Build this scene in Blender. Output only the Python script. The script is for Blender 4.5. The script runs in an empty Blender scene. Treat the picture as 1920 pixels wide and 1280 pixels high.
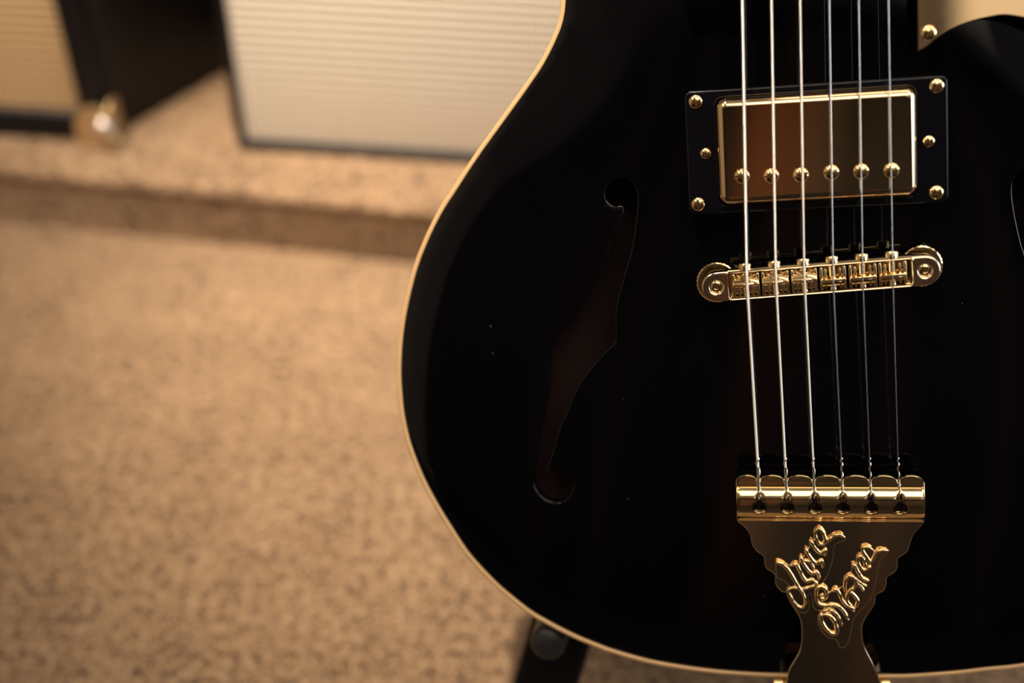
import bpy, bmesh, math, random
import numpy as np
from mathutils import Matrix, Vector
from mathutils.geometry import delaunay_2d_cdt

# ------------------------------------------------------------------ scene, camera, world, light
sc = bpy.context.scene
COL = sc.collection
rad = math.radians
CAM_H, PITCH = 0.600, 43.0
cam_d = bpy.data.cameras.new('camera'); cam = bpy.data.objects.new('camera', cam_d); COL.objects.link(cam)
cam.location = (0, 0, CAM_H); cam.rotation_euler = (rad(90 - PITCH), 0, 0)
cam_d.sensor_width = 36.0; cam_d.lens = 50.0; cam_d.clip_start = 0.02; cam_d.clip_end = 50
cam_d.dof.use_dof = True; cam_d.dof.focus_distance = 0.520; cam_d.dof.aperture_fstop = 3.4
sc.camera = cam
sc.view_settings.view_transform = 'Standard'; sc.view_settings.look = 'None'
sc.view_settings.gamma = 1.0; sc.view_settings.use_curve_mapping = False
sc.view_settings.exposure = 0.0
world = bpy.data.worlds.new('world'); sc.world = world; world.use_nodes = True
world.node_tree.nodes['Background'].inputs[0].default_value = (0.02, 0.02, 0.025, 1)
world.node_tree.nodes['Background'].inputs[1].default_value = 1.0
# ceiling light panels of the shop, the last two unseen and added for gold reflections: x, y, size x, size y, colour, strength (their fixtures are built with the ceiling)
CEIL = 2.40
PANELS = [(-1.45, -0.25, 0.90, 1.50, (1.0, 0.83, 0.62), 2.7, 'long warm ceiling light panel along the cream wall'),
          (0.15, -0.80, 1.20, 1.10, (1.0, 0.87, 0.68), 3.1, 'square ceiling light panel in front of the guitar'),
          (1.40, 0.00, 0.90, 1.50, (1.0, 0.90, 0.76), 2.6, 'long ceiling light panel beside the window'),
          (0.37, -2.05, 0.60, 0.60, (1.0, 0.82, 0.60), 0.72, 'added dim amber panel for the cream reflection in the pickguard'),
          (0.45, 0.85, 1.20, 0.40, (1.0, 0.84, 0.62), 4.0, 'added unseen panel for highlights on the upper gold edges')]
# two track spotlights: one pools light on the floor by the guitar, one unseen is added to brighten the grilles: place, aim, watts, cone, label
SPOTS = [(Vector((-0.50, 0.55, 2.26)), Vector((0.03, 0.66, 0.0)), 385.0, 19.5, 'black can spotlight on the ceiling aimed at the floor by the guitar'),
         (Vector((-0.62, -0.35, 2.26)), Vector((-0.31, 0.78, 0.56)), 290.0, 26.0, 'added unseen can spotlight brightening the amplifier grilles')]
for at_, to_, wt, dg, _ in SPOTS:
    sd = bpy.data.lights.new('spot_beam', 'SPOT'); spot = bpy.data.objects.new('spot_beam', sd); COL.objects.link(spot)
    sd.energy = wt; sd.color = (1.0, 0.86, 0.69); sd.spot_size = rad(dg); sd.spot_blend = 1.0; sd.shadow_soft_size = 0.035
    spot.location = at_; spot.rotation_euler = (to_ - at_).to_track_quat('-Z', 'Y').to_euler()
WINDOW_STRENGTH = 5.0      # daylight in the shop window on the right

# ------------------------------------------------------------------ materials
def newmat(name):
    m = bpy.data.materials.new(name); m.use_nodes = True
    return m, m.node_tree.nodes, m.node_tree.links, m.node_tree.nodes['Principled BSDF']
def simple(name, col, rough=0.5, metal=0.0, coat=0.0, spec=0.5, coat_rough=0.03):
    m, n, l, b = newmat(name)
    b.inputs['Base Color'].default_value = (*col, 1); b.inputs['Roughness'].default_value = rough
    b.inputs['Metallic'].default_value = metal; b.inputs['Coat Weight'].default_value = coat
    b.inputs['Coat Roughness'].default_value = coat_rough; b.inputs['Specular IOR Level'].default_value = spec
    return m
def emit(name, col, s):
    m, n, l, b = newmat(name)
    b.inputs['Base Color'].default_value = (0.8, 0.8, 0.8, 1)
    b.inputs['Emission Color'].default_value = (*col, 1); b.inputs['Emission Strength'].default_value = s
    return m
def noise_rough(m, base, amp, scale, coord='Object'):
    n, l = m.node_tree.nodes, m.node_tree.links; b = n['Principled BSDF']
    tc = n.new('ShaderNodeTexCoord'); nz = n.new('ShaderNodeTexNoise'); mr = n.new('ShaderNodeMapRange')
    nz.inputs['Scale'].default_value = scale; nz.inputs['Detail'].default_value = 3
    mr.inputs['To Min'].default_value = base - amp; mr.inputs['To Max'].default_value = base + amp
    l.new(tc.outputs[coord], nz.inputs['Vector']); l.new(nz.outputs['Fac'], mr.inputs['Value']); l.new(mr.outputs[0], b.inputs['Roughness'])
    return m
def ramp(n, stops):
    r = n.new('ShaderNodeValToRGB'); e = r.color_ramp.elements
    e[0].position, e[0].color = stops[0][0], (*stops[0][1], 1); e[1].position, e[1].color = stops[-1][0], (*stops[-1][1], 1)
    for p, c in stops[1:-1]:
        k = e.new(p); k.color = (*c, 1)
    return r

def carpet_mat():
    m, n, l, b = newmat('carpet')
    tc = n.new('ShaderNodeTexCoord')
    n1 = n.new('ShaderNodeTexNoise'); n1.inputs['Scale'].default_value = 185; n1.inputs['Detail'].default_value = 4; n1.inputs['Roughness'].default_value = 0.7
    n2 = n.new('ShaderNodeTexNoise'); n2.inputs['Scale'].default_value = 560; n2.inputs['Detail'].default_value = 2
    n3 = n.new('ShaderNodeTexNoise'); n3.inputs['Scale'].default_value = 26; n3.inputs['Detail'].default_value = 3
    for k in (n1, n2, n3): l.new(tc.outputs['Object'], k.inputs['Vector'])
    add = n.new('ShaderNodeMath'); add.operation = 'MULTIPLY_ADD'; add.inputs[1].default_value = 0.50
    l.new(n1.outputs['Fac'], add.inputs[0])
    mul = n.new('ShaderNodeMath'); mul.operation = 'MULTIPLY_ADD'; mul.inputs[1].default_value = 0.42
    l.new(n2.outputs['Fac'], mul.inputs[0])
    m3 = n.new('ShaderNodeMath'); m3.operation = 'MULTIPLY'; m3.inputs[1].default_value = 0.08
    l.new(n3.outputs['Fac'], m3.inputs[0]); l.new(m3.outputs[0], mul.inputs[2]); l.new(mul.outputs[0], add.inputs[2])
    r = ramp(n, [(0.38, (0.016, 0.015, 0.020)), (0.45, (0.135, 0.080, 0.050)), (0.51, (0.30, 0.182, 0.098)), (0.62, (0.47, 0.325, 0.205))])
    l.new(add.outputs[0], r.inputs['Fac']); l.new(r.outputs['Color'], b.inputs['Base Color'])
    b.inputs['Roughness'].default_value = 0.95; b.inputs['Specular IOR Level'].default_value = 0.1
    b.inputs['Sheen Weight'].default_value = 0.25; b.inputs['Sheen Roughness'].default_value = 0.5
    b.inputs['Sheen Tint'].default_value = (1, 0.85, 0.68, 1)
    bp = n.new('ShaderNodeBump'); bp.inputs['Strength'].default_value = 0.8; bp.inputs['Distance'].default_value = 0.004
    l.new(add.outputs[0], bp.inputs['Height']); l.new(bp.outputs['Normal'], b.inputs['Normal'])
    return m
def grille_mat(name, c1, c2, c3):
    m, n, l, b = newmat(name)
    tc = n.new('ShaderNodeTexCoord')
    w1 = n.new('ShaderNodeTexWave'); w1.bands_direction = 'Z'; w1.inputs['Scale'].default_value = 0.314 * 160
    w2 = n.new('ShaderNodeTexWave'); w2.bands_direction = 'X'; w2.inputs['Scale'].default_value = 0.314 * 210
    for w in (w1, w2):
        w.inputs['Distortion'].default_value = 0.0; w.inputs['Detail'].default_value = 1; w.inputs['Detail Scale'].default_value = 2
        l.new(tc.outputs['Object'], w.inputs['Vector'])
    mx = n.new('ShaderNodeMath'); mx.operation = 'MULTIPLY_ADD'; mx.inputs[1].default_value = 0.65
    l.new(w1.outputs['Fac'], mx.inputs[0])
    m2 = n.new('ShaderNodeMath'); m2.operation = 'MULTIPLY'; m2.inputs[1].default_value = 0.35
    l.new(w2.outputs['Fac'], m2.inputs[0]); l.new(m2.outputs[0], mx.inputs[2])
    r = ramp(n, [(0.05, c1), (0.5, c2), (0.9, c3)])
    l.new(mx.outputs[0], r.inputs['Fac']); l.new(r.outputs['Color'], b.inputs['Base Color'])
    b.inputs['Roughness'].default_value = 0.8; b.inputs['Specular IOR Level'].default_value = 0.2
    bp = n.new('ShaderNodeBump'); bp.inputs['Strength'].default_value = 0.5; bp.inputs['Distance'].default_value = 0.002
    l.new(mx.outputs[0], bp.inputs['Height']); l.new(bp.outputs['Normal'], b.inputs['Normal'])
    return m
def tolex_mat():
    m, n, l, b = newmat('black_vinyl')
    b.inputs['Base Color'].default_value = (0.003, 0.003, 0.005, 1); b.inputs['Roughness'].default_value = 0.45
    b.inputs['Specular IOR Level'].default_value = 0.3
    tc = n.new('ShaderNodeTexCoord'); v = n.new('ShaderNodeTexVoronoi'); v.inputs['Scale'].default_value = 700
    bp = n.new('ShaderNodeBump'); bp.inputs['Strength'].default_value = 0.4; bp.inputs['Distance'].default_value = 0.0006
    l.new(tc.outputs['Object'], v.inputs['Vector']); l.new(v.outputs['Distance'], bp.inputs['Height']); l.new(bp.outputs['Normal'], b.inputs['Normal'])
    return m
def wood_mat(name, c1, c2, rough=0.45, stretch=(40, 3, 40)):
    m, n, l, b = newmat(name)
    tc = n.new('ShaderNodeTexCoord'); mp = n.new('ShaderNodeMapping'); mp.inputs['Scale'].default_value = stretch
    nz = n.new('ShaderNodeTexNoise'); nz.inputs['Scale'].default_value = 1; nz.inputs['Detail'].default_value = 5
    r = ramp(n, [(0.3, c1), (0.7, c2)])
    l.new(tc.outputs['Object'], mp.inputs['Vector']); l.new(mp.outputs[0], nz.inputs['Vector']); l.new(nz.outputs['Fac'], r.inputs['Fac'])
    l.new(r.outputs['Color'], b.inputs['Base Color']); b.inputs['Roughness'].default_value = rough
    return m
def plaster_mat(name, col):
    m, n, l, b = newmat(name)
    b.inputs['Base Color'].default_value = (*col, 1); b.inputs['Roughness'].default_value = 0.9
    tc = n.new('ShaderNodeTexCoord'); nz = n.new('ShaderNodeTexNoise'); nz.inputs['Scale'].default_value = 60
    bp = n.new('ShaderNodeBump'); bp.inputs['Strength'].default_value = 0.15
    l.new(tc.outputs['Object'], nz.inputs['Vector']); l.new(nz.outputs['Fac'], bp.inputs['Height']); l.new(bp.outputs['Normal'], b.inputs['Normal'])
    return m
def lacquer_mat():
    # deep black gloss lacquer with a little dust standing on it
    m, n, l, b = newmat('black_lacquer')
    tc = n.new('ShaderNodeTexCoord'); v = n.new('ShaderNodeTexVoronoi'); v.inputs['Scale'].default_value = 160
    wn = n.new('ShaderNodeMath'); wn.operation = 'LESS_THAN'; wn.inputs[1].default_value = 0.030
    g = n.new('ShaderNodeSeparateColor'); gt = n.new('ShaderNodeMath'); gt.operation = 'GREATER_THAN'; gt.inputs[1].default_value = 0.93
    mu = n.new('ShaderNodeMath'); mu.operation = 'MULTIPLY'
    mix = n.new('ShaderNodeMix'); mix.data_type = 'RGBA'
    mix.inputs[6].default_value = (0.0012, 0.0010, 0.0018, 1); mix.inputs[7].default_value = (0.16, 0.15, 0.15, 1)
    l.new(tc.outputs['Object'], v.inputs['Vector']); l.new(v.outputs['Distance'], wn.inputs[0])
    l.new(v.outputs['Color'], g.inputs[0]); l.new(g.outputs[0], gt.inputs[0])
    l.new(wn.outputs[0], mu.inputs[0]); l.new(gt.outputs[0], mu.inputs[1]); l.new(mu.outputs[0], mix.inputs[0])
    l.new(mix.outputs[2], b.inputs['Base Color'])
    b.inputs['Roughness'].default_value = 0.025; b.inputs['Specular IOR Level'].default_value = 0.46
    return m
def gold_mat(name, col, rough, amp=0.04):
    return noise_rough(simple(name, col, rough, 1.0), rough, amp, 260)

M = dict(
    carpet=carpet_mat(),
    grille=grille_mat('pale_grille_cloth', (0.52, 0.42, 0.30), (0.84, 0.745, 0.625), (0.92, 0.84, 0.735)),
    grille2=grille_mat('tan_grille_cloth', (0.26, 0.16, 0.085), (0.60, 0.40, 0.21), (0.72, 0.50, 0.28)),
    vinyl=tolex_mat(),
    lacquer=lacquer_mat(),
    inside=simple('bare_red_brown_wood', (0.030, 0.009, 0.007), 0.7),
    binding=simple('aged_cream_binding', (0.74, 0.46, 0.22), 0.25, 0, 0.6),
    gold=gold_mat('polished_gold', (1.0, 0.75, 0.40), 0.10),
    goldm=gold_mat('mirror_gold', (0.95, 0.70, 0.42), 0.05, 0.02),
    goldp=gold_mat('gold_plate', (0.92, 0.74, 0.52), 0.08, 0.02),
    plastic=simple('black_plastic', (0.003, 0.003, 0.005), 0.13, 0, 0.0, 0.40),
    nickel=simple('nickel_wound', (0.93, 0.88, 0.82), 0.30, 1.0),
    steel=simple('plain_steel', (0.80, 0.80, 0.80), 0.22, 1.0),
    purple=simple('purple_ball_end', (0.16, 0.05, 0.28), 0.3, 0.8),
    brass=simple('brass_ball_end', (0.85, 0.55, 0.2), 0.25, 1.0),
    rubber=simple('black_rubber', (0.012, 0.012, 0.014), 0.42, 0, 0, 0.6),
    blackpaint=simple('black_powder_coat', (0.004, 0.004, 0.005), 0.5, 0, 0, 0.2),
    rosewood=wood_mat('rosewood', (0.02, 0.009, 0.006), (0.06, 0.028, 0.016), 0.5, (120, 12, 120)),
    bone=simple('bone', (0.75, 0.68, 0.52), 0.4),
    chrome=simple('worn_nickel_corner', (0.75, 0.66, 0.58), 0.35, 0.9),
    tancorner=simple('brass_corner', (0.62, 0.42, 0.22), 0.42, 0.7),
    piping=simple('gold_piping', (0.65, 0.38, 0.12), 0.5),
    ceiling=plaster_mat('ceiling_paint', (0.80, 0.74, 0.66)),
    wallp=plaster_mat('wall_paint', (0.30, 0.25, 0.20)),
    panel1=wood_mat('dark_panelling', (0.010, 0.007, 0.005), (0.024, 0.017, 0.011), 0.6, (30, 30, 2)),
    panel2=wood_mat('walnut_panelling', (0.05, 0.022, 0.011), (0.11, 0.050, 0.024), 0.6, (30, 30, 2)),
    daylight=emit('daylight_glass', (0.80, 0.90, 1.0), WINDOW_STRENGTH),
    wall_l=plaster_mat('cream_wall_paint', (0.62, 0.50, 0.36)),
    panel3=wood_mat('orange_reflection_plank', (0.10, 0.034, 0.012), (0.22, 0.078, 0.028), 0.55, (30, 30, 2)),
    panel4=wood_mat('grey_reflection_plank', (0.05, 0.033, 0.022), (0.11, 0.070, 0.046), 0.6, (30, 30, 2)),
    darkfloor=wood_mat('added_dark_floor', (0.010, 0.007, 0.006), (0.022, 0.015, 0.012), 0.45, (3, 40, 40)),
    white=simple('white_paint', (0.75, 0.74, 0.72), 0.5),
)

# ------------------------------------------------------------------ mesh helpers
def link(name, me, mat, parent=None, ang=35):
    o = bpy.data.objects.new(name, me); COL.objects.link(o)
    if mat is not None and not me.materials: me.materials.append(mat)
    if ang is not None:
        for p in me.polygons: p.use_smooth = True
        me.set_sharp_from_angle(angle=rad(ang))
    if parent is not None: o.parent = parent
    return o
def from_data(name, V, F, mat, parent=None, ang=35, scale=1.0):
    me = bpy.data.meshes.new(name)
    me.from_pydata([(a * scale, b * scale, c * scale) for a, b, c in V], [], F); me.update()
    bm = bmesh.new(); bm.from_mesh(me); bmesh.ops.recalc_face_normals(bm, faces=bm.faces); bm.to_mesh(me); bm.free()
    return link(name, me, mat, parent, ang)
def tagit(o, label=None, cat=None, group=None, kind=None):
    for k, v in (('label', label), ('category', cat), ('group', group), ('kind', kind)):
        if v: o[k] = v
    return o
def empty(name, loc=(0, 0, 0), rz=0):
    o = bpy.data.objects.new(name, None); COL.objects.link(o); o.location = loc; o.rotation_euler = (0, 0, rz); o.empty_display_size = 0.05
    return o
class MB:
    """collects shapes into one mesh"""
    def __init__(s): s.V = []; s.F = []
    def add(s, V, F):
        k = len(s.V); s.V += [tuple(v) for v in V]; s.F += [tuple(i + k for i in f) for f in F]; return s
    def box(s, x0, x1, y0, y1, z0, z1, bev=0, M4=None):
        bm = bmesh.new(); bmesh.ops.create_cube(bm, size=1)
        for v in bm.verts:
            v.co = ((x0 + x1) / 2 + v.co.x * (x1 - x0), (y0 + y1) / 2 + v.co.y * (y1 - y0), (z0 + z1) / 2 + v.co.z * (z1 - z0))
        if bev: bmesh.ops.bevel(bm, geom=list(bm.edges), offset=bev, segments=3, affect='EDGES', profile=0.5)
        if M4 is not None: bmesh.ops.transform(bm, matrix=M4, verts=bm.verts)
        bm.verts.index_update()
        s.add([v.co.copy() for v in bm.verts], [[v.index for v in f.verts] for f in bm.faces]); bm.free(); return s
    def lathe(s, prof, n=32, c=(0, 0, 0), axis='z', M4=None):
        """prof: list of (radius, height) turned about the axis"""
        V = []; F = []; m = len(prof)
        for i in range(n):
            a = 2 * math.pi * i / n
            for r, h in prof:
                p = (r * math.cos(a), r * math.sin(a), h)
                if axis == 'y': p = (p[0], p[2], -p[1])
                if axis == 'x': p = (p[2], p[0], p[1])
                q = Vector((p[0] + c[0], p[1] + c[1], p[2] + c[2]))
                V.append(M4 @ q if M4 is not None else q)
        for i in range(n):
            j = (i + 1) % n
            for k in range(m - 1): F.append((i * m + k, j * m + k, j * m + k + 1, i * m + k + 1))
        for k, rev in ((0, True), (m - 1, False)):
            if prof[k][0] > 1e-9:
                f = [i * m + k for i in range(n)]; F.append(tuple(reversed(f) if rev else f))
        return s.add(V, F)
    def tube(s, pts, r, n=10, caps=True, closed=False, flat=None):
        pts = [Vector(p) for p in pts]; R = r if hasattr(r, '__len__') else [r] * len(pts)
        V = []; F = []; N = len(pts); prev = None
        for i, p in enumerate(pts):
            if closed: t = pts[(i + 1) % N] - pts[i - 1]
            else: t = pts[min(i + 1, N - 1)] - pts[max(i - 1, 0)]
            t.normalize()
            ref = prev if prev is not None else (Vector((0, 0, 1)) if abs(t.z) < 0.9 else Vector((1, 0, 0)))
            b = (ref - t * ref.dot(t)).normalized(); prev = b; c = t.cross(b)
            for k in range(n):
                a = 2 * math.pi * k / n
                V.append(p + b * (math.cos(a) * R[i]) + c * (math.sin(a) * R[i]))
        for i in range(N if closed else N - 1):
            j = (i + 1) % N
            for k in range(n):
                l = (k + 1) % n; F.append((i * n + k, i * n + l, j * n + l, j * n + k))
        if caps and not closed:
            F.append(tuple(reversed(range(n)))); F.append(tuple(range((N - 1) * n, N * n)))
        return s.add(V, F)
    def prism(s, poly, z0, z1, bev=0):
        """polygon (x, y) pulled from z0 to z1"""
        bm = bmesh.new(); vs = [bm.verts.new((x, y, z0)) for x, y in poly]; f = bm.faces.new(vs)
        r = bmesh.ops.extrude_face_region(bm, geom=[f]); bmesh.ops.translate(bm, vec=(0, 0, z1 - z0), verts=[g for g in r['geom'] if isinstance(g, bmesh.types.BMVert)])
        if bev: bmesh.ops.bevel(bm, geom=[e for e in bm.edges if e.calc_length() > bev * 2.2], offset=bev, segments=3, affect='EDGES', profile=0.5)
        bm.verts.index_update()
        s.add([v.co.copy() for v in bm.verts], [[v.index for v in f.verts] for f in bm.faces]); bm.free(); return s
    def build(s, name, mat, parent=None, ang=35, scale=1.0): return from_data(name, s.V, s.F, mat, parent, ang, scale)

def smooth_loop(pts, n=4, closed=True):
    """Catmull-Rom through the points"""
    P = [np.array(p, float) for p in pts]; N = len(P); out = []
    for i in range(N if closed else N - 1):
        if closed: a, b, c, d = P[i - 1], P[i], P[(i + 1) % N], P[(i + 2) % N]
        else: a, b, c, d = P[max(i - 1, 0)], P[i], P[i + 1], P[min(i + 2, N - 1)]
        for k in range(n):
            t = k / n
            out.append(tuple(0.5 * (2 * b + (c - a) * t + (2 * a - 5 * b + 4 * c - d) * t * t + (3 * b - a - 3 * c + d) * t ** 3)))
    if not closed: out.append(tuple(P[-1]))
    return out
def area2(L): return sum(L[i - 1][0] * L[i][1] - L[i][0] * L[i - 1][1] for i in range(len(L)))
def offset(L, d):
    """offset a closed loop outward by d"""
    sgn = 1 if area2(L) > 0 else -1; out = []; N = len(L)
    for i in range(N):
        a, b, c = np.array(L[i - 1]), np.array(L[i]), np.array(L[(i + 1) % N])
        e1, e2 = b - a, c - b
        n1 = np.array((e1[1], -e1[0])) / (np.hypot(*e1) + 1e-9); n2 = np.array((e2[1], -e2[0])) / (np.hypot(*e2) + 1e-9)
        m = n1 + n2; m /= max(1e-6, np.hypot(*m)); k = 1 / max(0.45, m @ n1)
        out.append(tuple(b + m * d * sgn * k))
    return out
def inside(P, L):
    P = np.asarray(P); L = np.asarray(L); x, y = P[:, 0], P[:, 1]; r = np.zeros(len(P), bool)
    for i in range(len(L)):
        (x1, y1), (x2, y2) = L[i - 1], L[i]
        if y1 == y2: continue
        c = ((y1 > y) != (y2 > y)) & (x < (x2 - x1) * (y - y1) / (y2 - y1) + x1); r ^= c
    return r
def fill(outer, holes=(), step=None):
    """triangulated region: returns 2-D verts, faces; optional interior grid"""
    V = []; E = []
    for L in (outer, *holes):
        k = len(V); V += [Vector(p) for p in L]; E += [(k + i, k + (i + 1) % len(L)) for i in range(len(L))]
    if step:
        a = np.array(outer); xs = np.arange(a[:, 0].min() + step / 2, a[:, 0].max(), step); ys = np.arange(a[:, 1].min() + step / 2, a[:, 1].max(), step)
        G = np.array([(x, y) for x in xs for y in ys])
        if len(G):
            ok = inside(G, outer)
            for h in holes: ok &= ~inside(G, h)
            G = G[ok]
            B = np.array([tuple(v) for v in V])
            keep = [g for g in G if np.min(np.sum((B - g) ** 2, 1)) > (0.45 * step) ** 2]
            V += [Vector(g) for g in keep]
    r = delaunay_2d_cdt(V, E, [], 0, 1e-5)
    v2 = [tuple(p) for p in r[0]]; f = [tuple(t) for t in r[2]]
    cen = np.array([np.mean([v2[i] for i in t], axis=0) for t in f])
    ok = inside(cen, outer)
    for h in holes: ok &= ~inside(cen, h)
    return v2, [t for t, o in zip(f, ok) if o]
def slab(outer, holes, fmap, thick, bev, step=None, mb=None, bottom=True, seg=3):
    """plate with rounded upper rims: fmap(x, y, dz) -> point, dz measured below the top"""
    mb = mb or MB()
    top_o = offset(outer, -bev); top_h = [offset(h, bev) for h in holes]
    v2, f = fill(top_o, top_h, step)
    mb.add([fmap(x, y, 0) for x, y in v2], f)
    for L0, s in [(outer, -1)] + [(h, 1) for h in holes]:
        rings = []
        for k in range(seg + 1):
            a = math.pi / 2 * k / seg
            L = offset(L0, s * bev * (1 - math.sin(a)))
            rings.append([fmap(x, y, bev * (1 - math.cos(a))) for x, y in L])
        rings.append([fmap(x, y, thick) for x, y in L0])
        N = len(L0); V = [p for r_ in rings for p in r_]
        F = [(k * N + i, k * N + (i + 1) % N, (k + 1) * N + (i + 1) % N, (k + 1) * N + i) for k in range(len(rings) - 1) for i in range(N)]
        mb.add(V, F)
    if bottom:
        v2, f = fill(outer, holes, step)
        mb.add([fmap(x, y, thick) for x, y in v2], [tuple(reversed(t)) for t in f])
    return mb
def weld(o, d=1e-6):
    me = o.data; bm = bmesh.new(); bm.from_mesh(me); bmesh.ops.remove_doubles(bm, verts=bm.verts, dist=d)
    bmesh.ops.recalc_face_normals(bm, faces=bm.faces); bm.to_mesh(me); bm.free()
    for p in me.polygons: p.use_smooth = True
    return o
def copy_obj(o, name, parent, mat4=None):
    c = o.copy(); c.name = name; COL.objects.link(c); c.parent = parent
    if mat4 is not None: c.matrix_local = mat4
    return c

# ------------------------------------------------------------------ the room
X0, X1, Y0, Y1 = -2.3, 2.4, -2.5, 1.45
def struct(o): o['kind'] = 'structure'; return o
struct(MB().box(X0, X1, 0.10, Y1, -0.06, 0).build('floor', M['carpet'], ang=None))
fl2 = struct(MB().box(X0, X1, Y0, 0.10, -0.06, -0.004).build('floor_dark_added', M['darkfloor'], ang=None))   # unseen dark floor added behind the photographer to darken reflections in the guitar
yb = Y0
while yb < 0.09:
    MB().box(X0, X1, yb + 0.001, min(yb + 0.13, 0.10) - 0.001, -0.004, -0.001).build('plank', M['darkfloor'], fl2, None); yb += 0.13
struct(MB().box(X0, X1, Y0, Y1, CEIL, CEIL + 0.08).build('ceiling', M['ceiling'], ang=None))
struct(MB().box(X0 - 0.1, X0, Y0, Y1, 0, CEIL).build('wall_left', M['wall_l'], ang=None))
WY0, WY1, WZ0, WZ1 = -1.15, 0.75, 0.55, 2.05
wr = MB().box(X1, X1 + 0.1, Y0, WY0, 0, CEIL).box(X1, X1 + 0.1, WY1, Y1, 0, CEIL).box(X1, X1 + 0.1, WY0, WY1, 0, WZ0).box(X1, X1 + 0.1, WY0, WY1, WZ1, CEIL)
struct(wr.build('wall_right', M['wallp'], ang=None))
wn_ = empty('window_1', (X1 + 0.05, (WY0 + WY1) / 2, WZ0)); struct(wn_)
hw_, hh_ = (WY1 - WY0) / 2, WZ1 - WZ0
MB().box(-0.05, 0.04, -hw_, -hw_ + 0.05, 0, hh_).box(-0.05, 0.04, hw_ - 0.05, hw_, 0, hh_).box(-0.05, 0.04, -hw_ + 0.05, hw_ - 0.05, 0, 0.05).box(-0.05, 0.04, -hw_ + 0.05, hw_ - 0.05, hh_ - 0.05, hh_).box(-0.03, 0.03, -0.02, 0.02, 0.05, hh_ - 0.05).build('window_frame', M['white'], wn_, None)
for s in (-1, 1):
    MB().box(0.0, 0.006, min(s * 0.02, s * (hw_ - 0.05)), max(s * 0.02, s * (hw_ - 0.05)), 0.05, hh_ - 0.05).build('pane', M['daylight'], wn_, None)
struct(MB().box(X0, X1, Y1, Y1 + 0.1, 0, CEIL).build('wall_far', M['wallp'], ang=None))
wb = struct(MB().box(X0, X1, Y0 - 0.1, Y0, 0, CEIL).build('wall_behind', M['panel1'], ang=None))
random.seed(4)
x = X0
while x < X1 - 0.01:      # upright boards on the wall behind the photographer, some coloured for the pickup cover's reflection
    wd = min(random.choice((0.06, 0.08, 0.11)), X1 - x)
    xc = x + wd / 2
    pm = M['panel3'] if -0.46 < xc < -0.31 else M['panel4'] if -0.31 <= xc < -0.20 else M['panel2'] if random.random() < 0.15 else M['panel1']
    MB().box(x + 0.003, x + wd - 0.003, Y0, Y0 + 0.018, 0.0, CEIL, 0.003).build('plank', pm, wb)
    x += wd
# low carpeted step across the back of the shop
STEP_H = 0.050
sdir = Vector((0.278, -0.044, 0)).normalized(); sn = Vector((-sdir.y, sdir.x, 0))
p0 = Vector((-0.348, 0.763, 0))
prof = [(0, 0), (0, 0.034), (-0.0012, 0.038), (-0.0038, 0.0415), (-0.0045, 0.044), (-0.0038, 0.0468), (-0.0015, 0.0487), (0.003, STEP_H), (0.60, STEP_H), (1.15, STEP_H)]   # carpet wrapped over a rounded nosing
V = []; F = []
for i in range(41):
    t = -1.85 + 4.4 * i / 40
    for d, z in prof: q = p0 + sdir * t + sn * d; V.append((min(max(q.x, X0), X1), min(q.y, Y1), z))
m_ = len(prof)
for i in range(40):
    for k in range(m_ - 1): F.append((i * m_ + k, (i + 1) * m_ + k, (i + 1) * m_ + k + 1, i * m_ + k + 1))
struct(from_data('floor_step', V, F, M['carpet'], None, 60))
for i, (x, y, sx, sy, c, s, lb) in enumerate(PANELS):
    t = empty('ceiling_light', (x, y, CEIL)); tagit(t, lb, 'light', 'ceiling light panels')
    fb = MB()
    for a, b, c2, d in ((-1, 1, 1, 1.06), (-1, 1, -1.06, -1)): fb.box(a * sx / 2 * 1.06, b * sx / 2 * 1.06, min(c2, d) * sy / 2, max(c2, d) * sy / 2, -0.03, 0)
    for a, b in ((1, 1.06), (-1.06, -1)): fb.box(min(a, b) * sx / 2, max(a, b) * sx / 2, -sy / 2, sy / 2, -0.03, 0)
    fb.build('frame', M['white'], t, None)
    MB().box(-sx / 2, sx / 2, -sy / 2, sy / 2, -0.018, -0.004).build('diffuser', emit('panel_glow_%d' % i, c, s), t, None)

for at_, to_, wt, dg, lb in SPOTS:
    base = Vector((at_.x, at_.y, CEIL)); tk = empty('track_spotlight', base); tagit(tk, lb, 'light', 'track spotlights')
    MB().lathe([(0.045, 0.0), (0.045, -0.02), (0.012, -0.024), (0.012, -0.06)], 24).build('mount', M['blackpaint'], tk)
    q4 = (to_ - at_).to_track_quat('-Z', 'Y').to_matrix().to_4x4()
    MB().lathe([(0.0, 0.12), (0.05, 0.12), (0.055, 0.10), (0.055, -0.02), (0.050, -0.02), (0.050, 0.05), (0.0, 0.05)], 28, M4=Matrix.Translation(at_ - base) @ q4).build('can', M['blackpaint'], tk)

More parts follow.
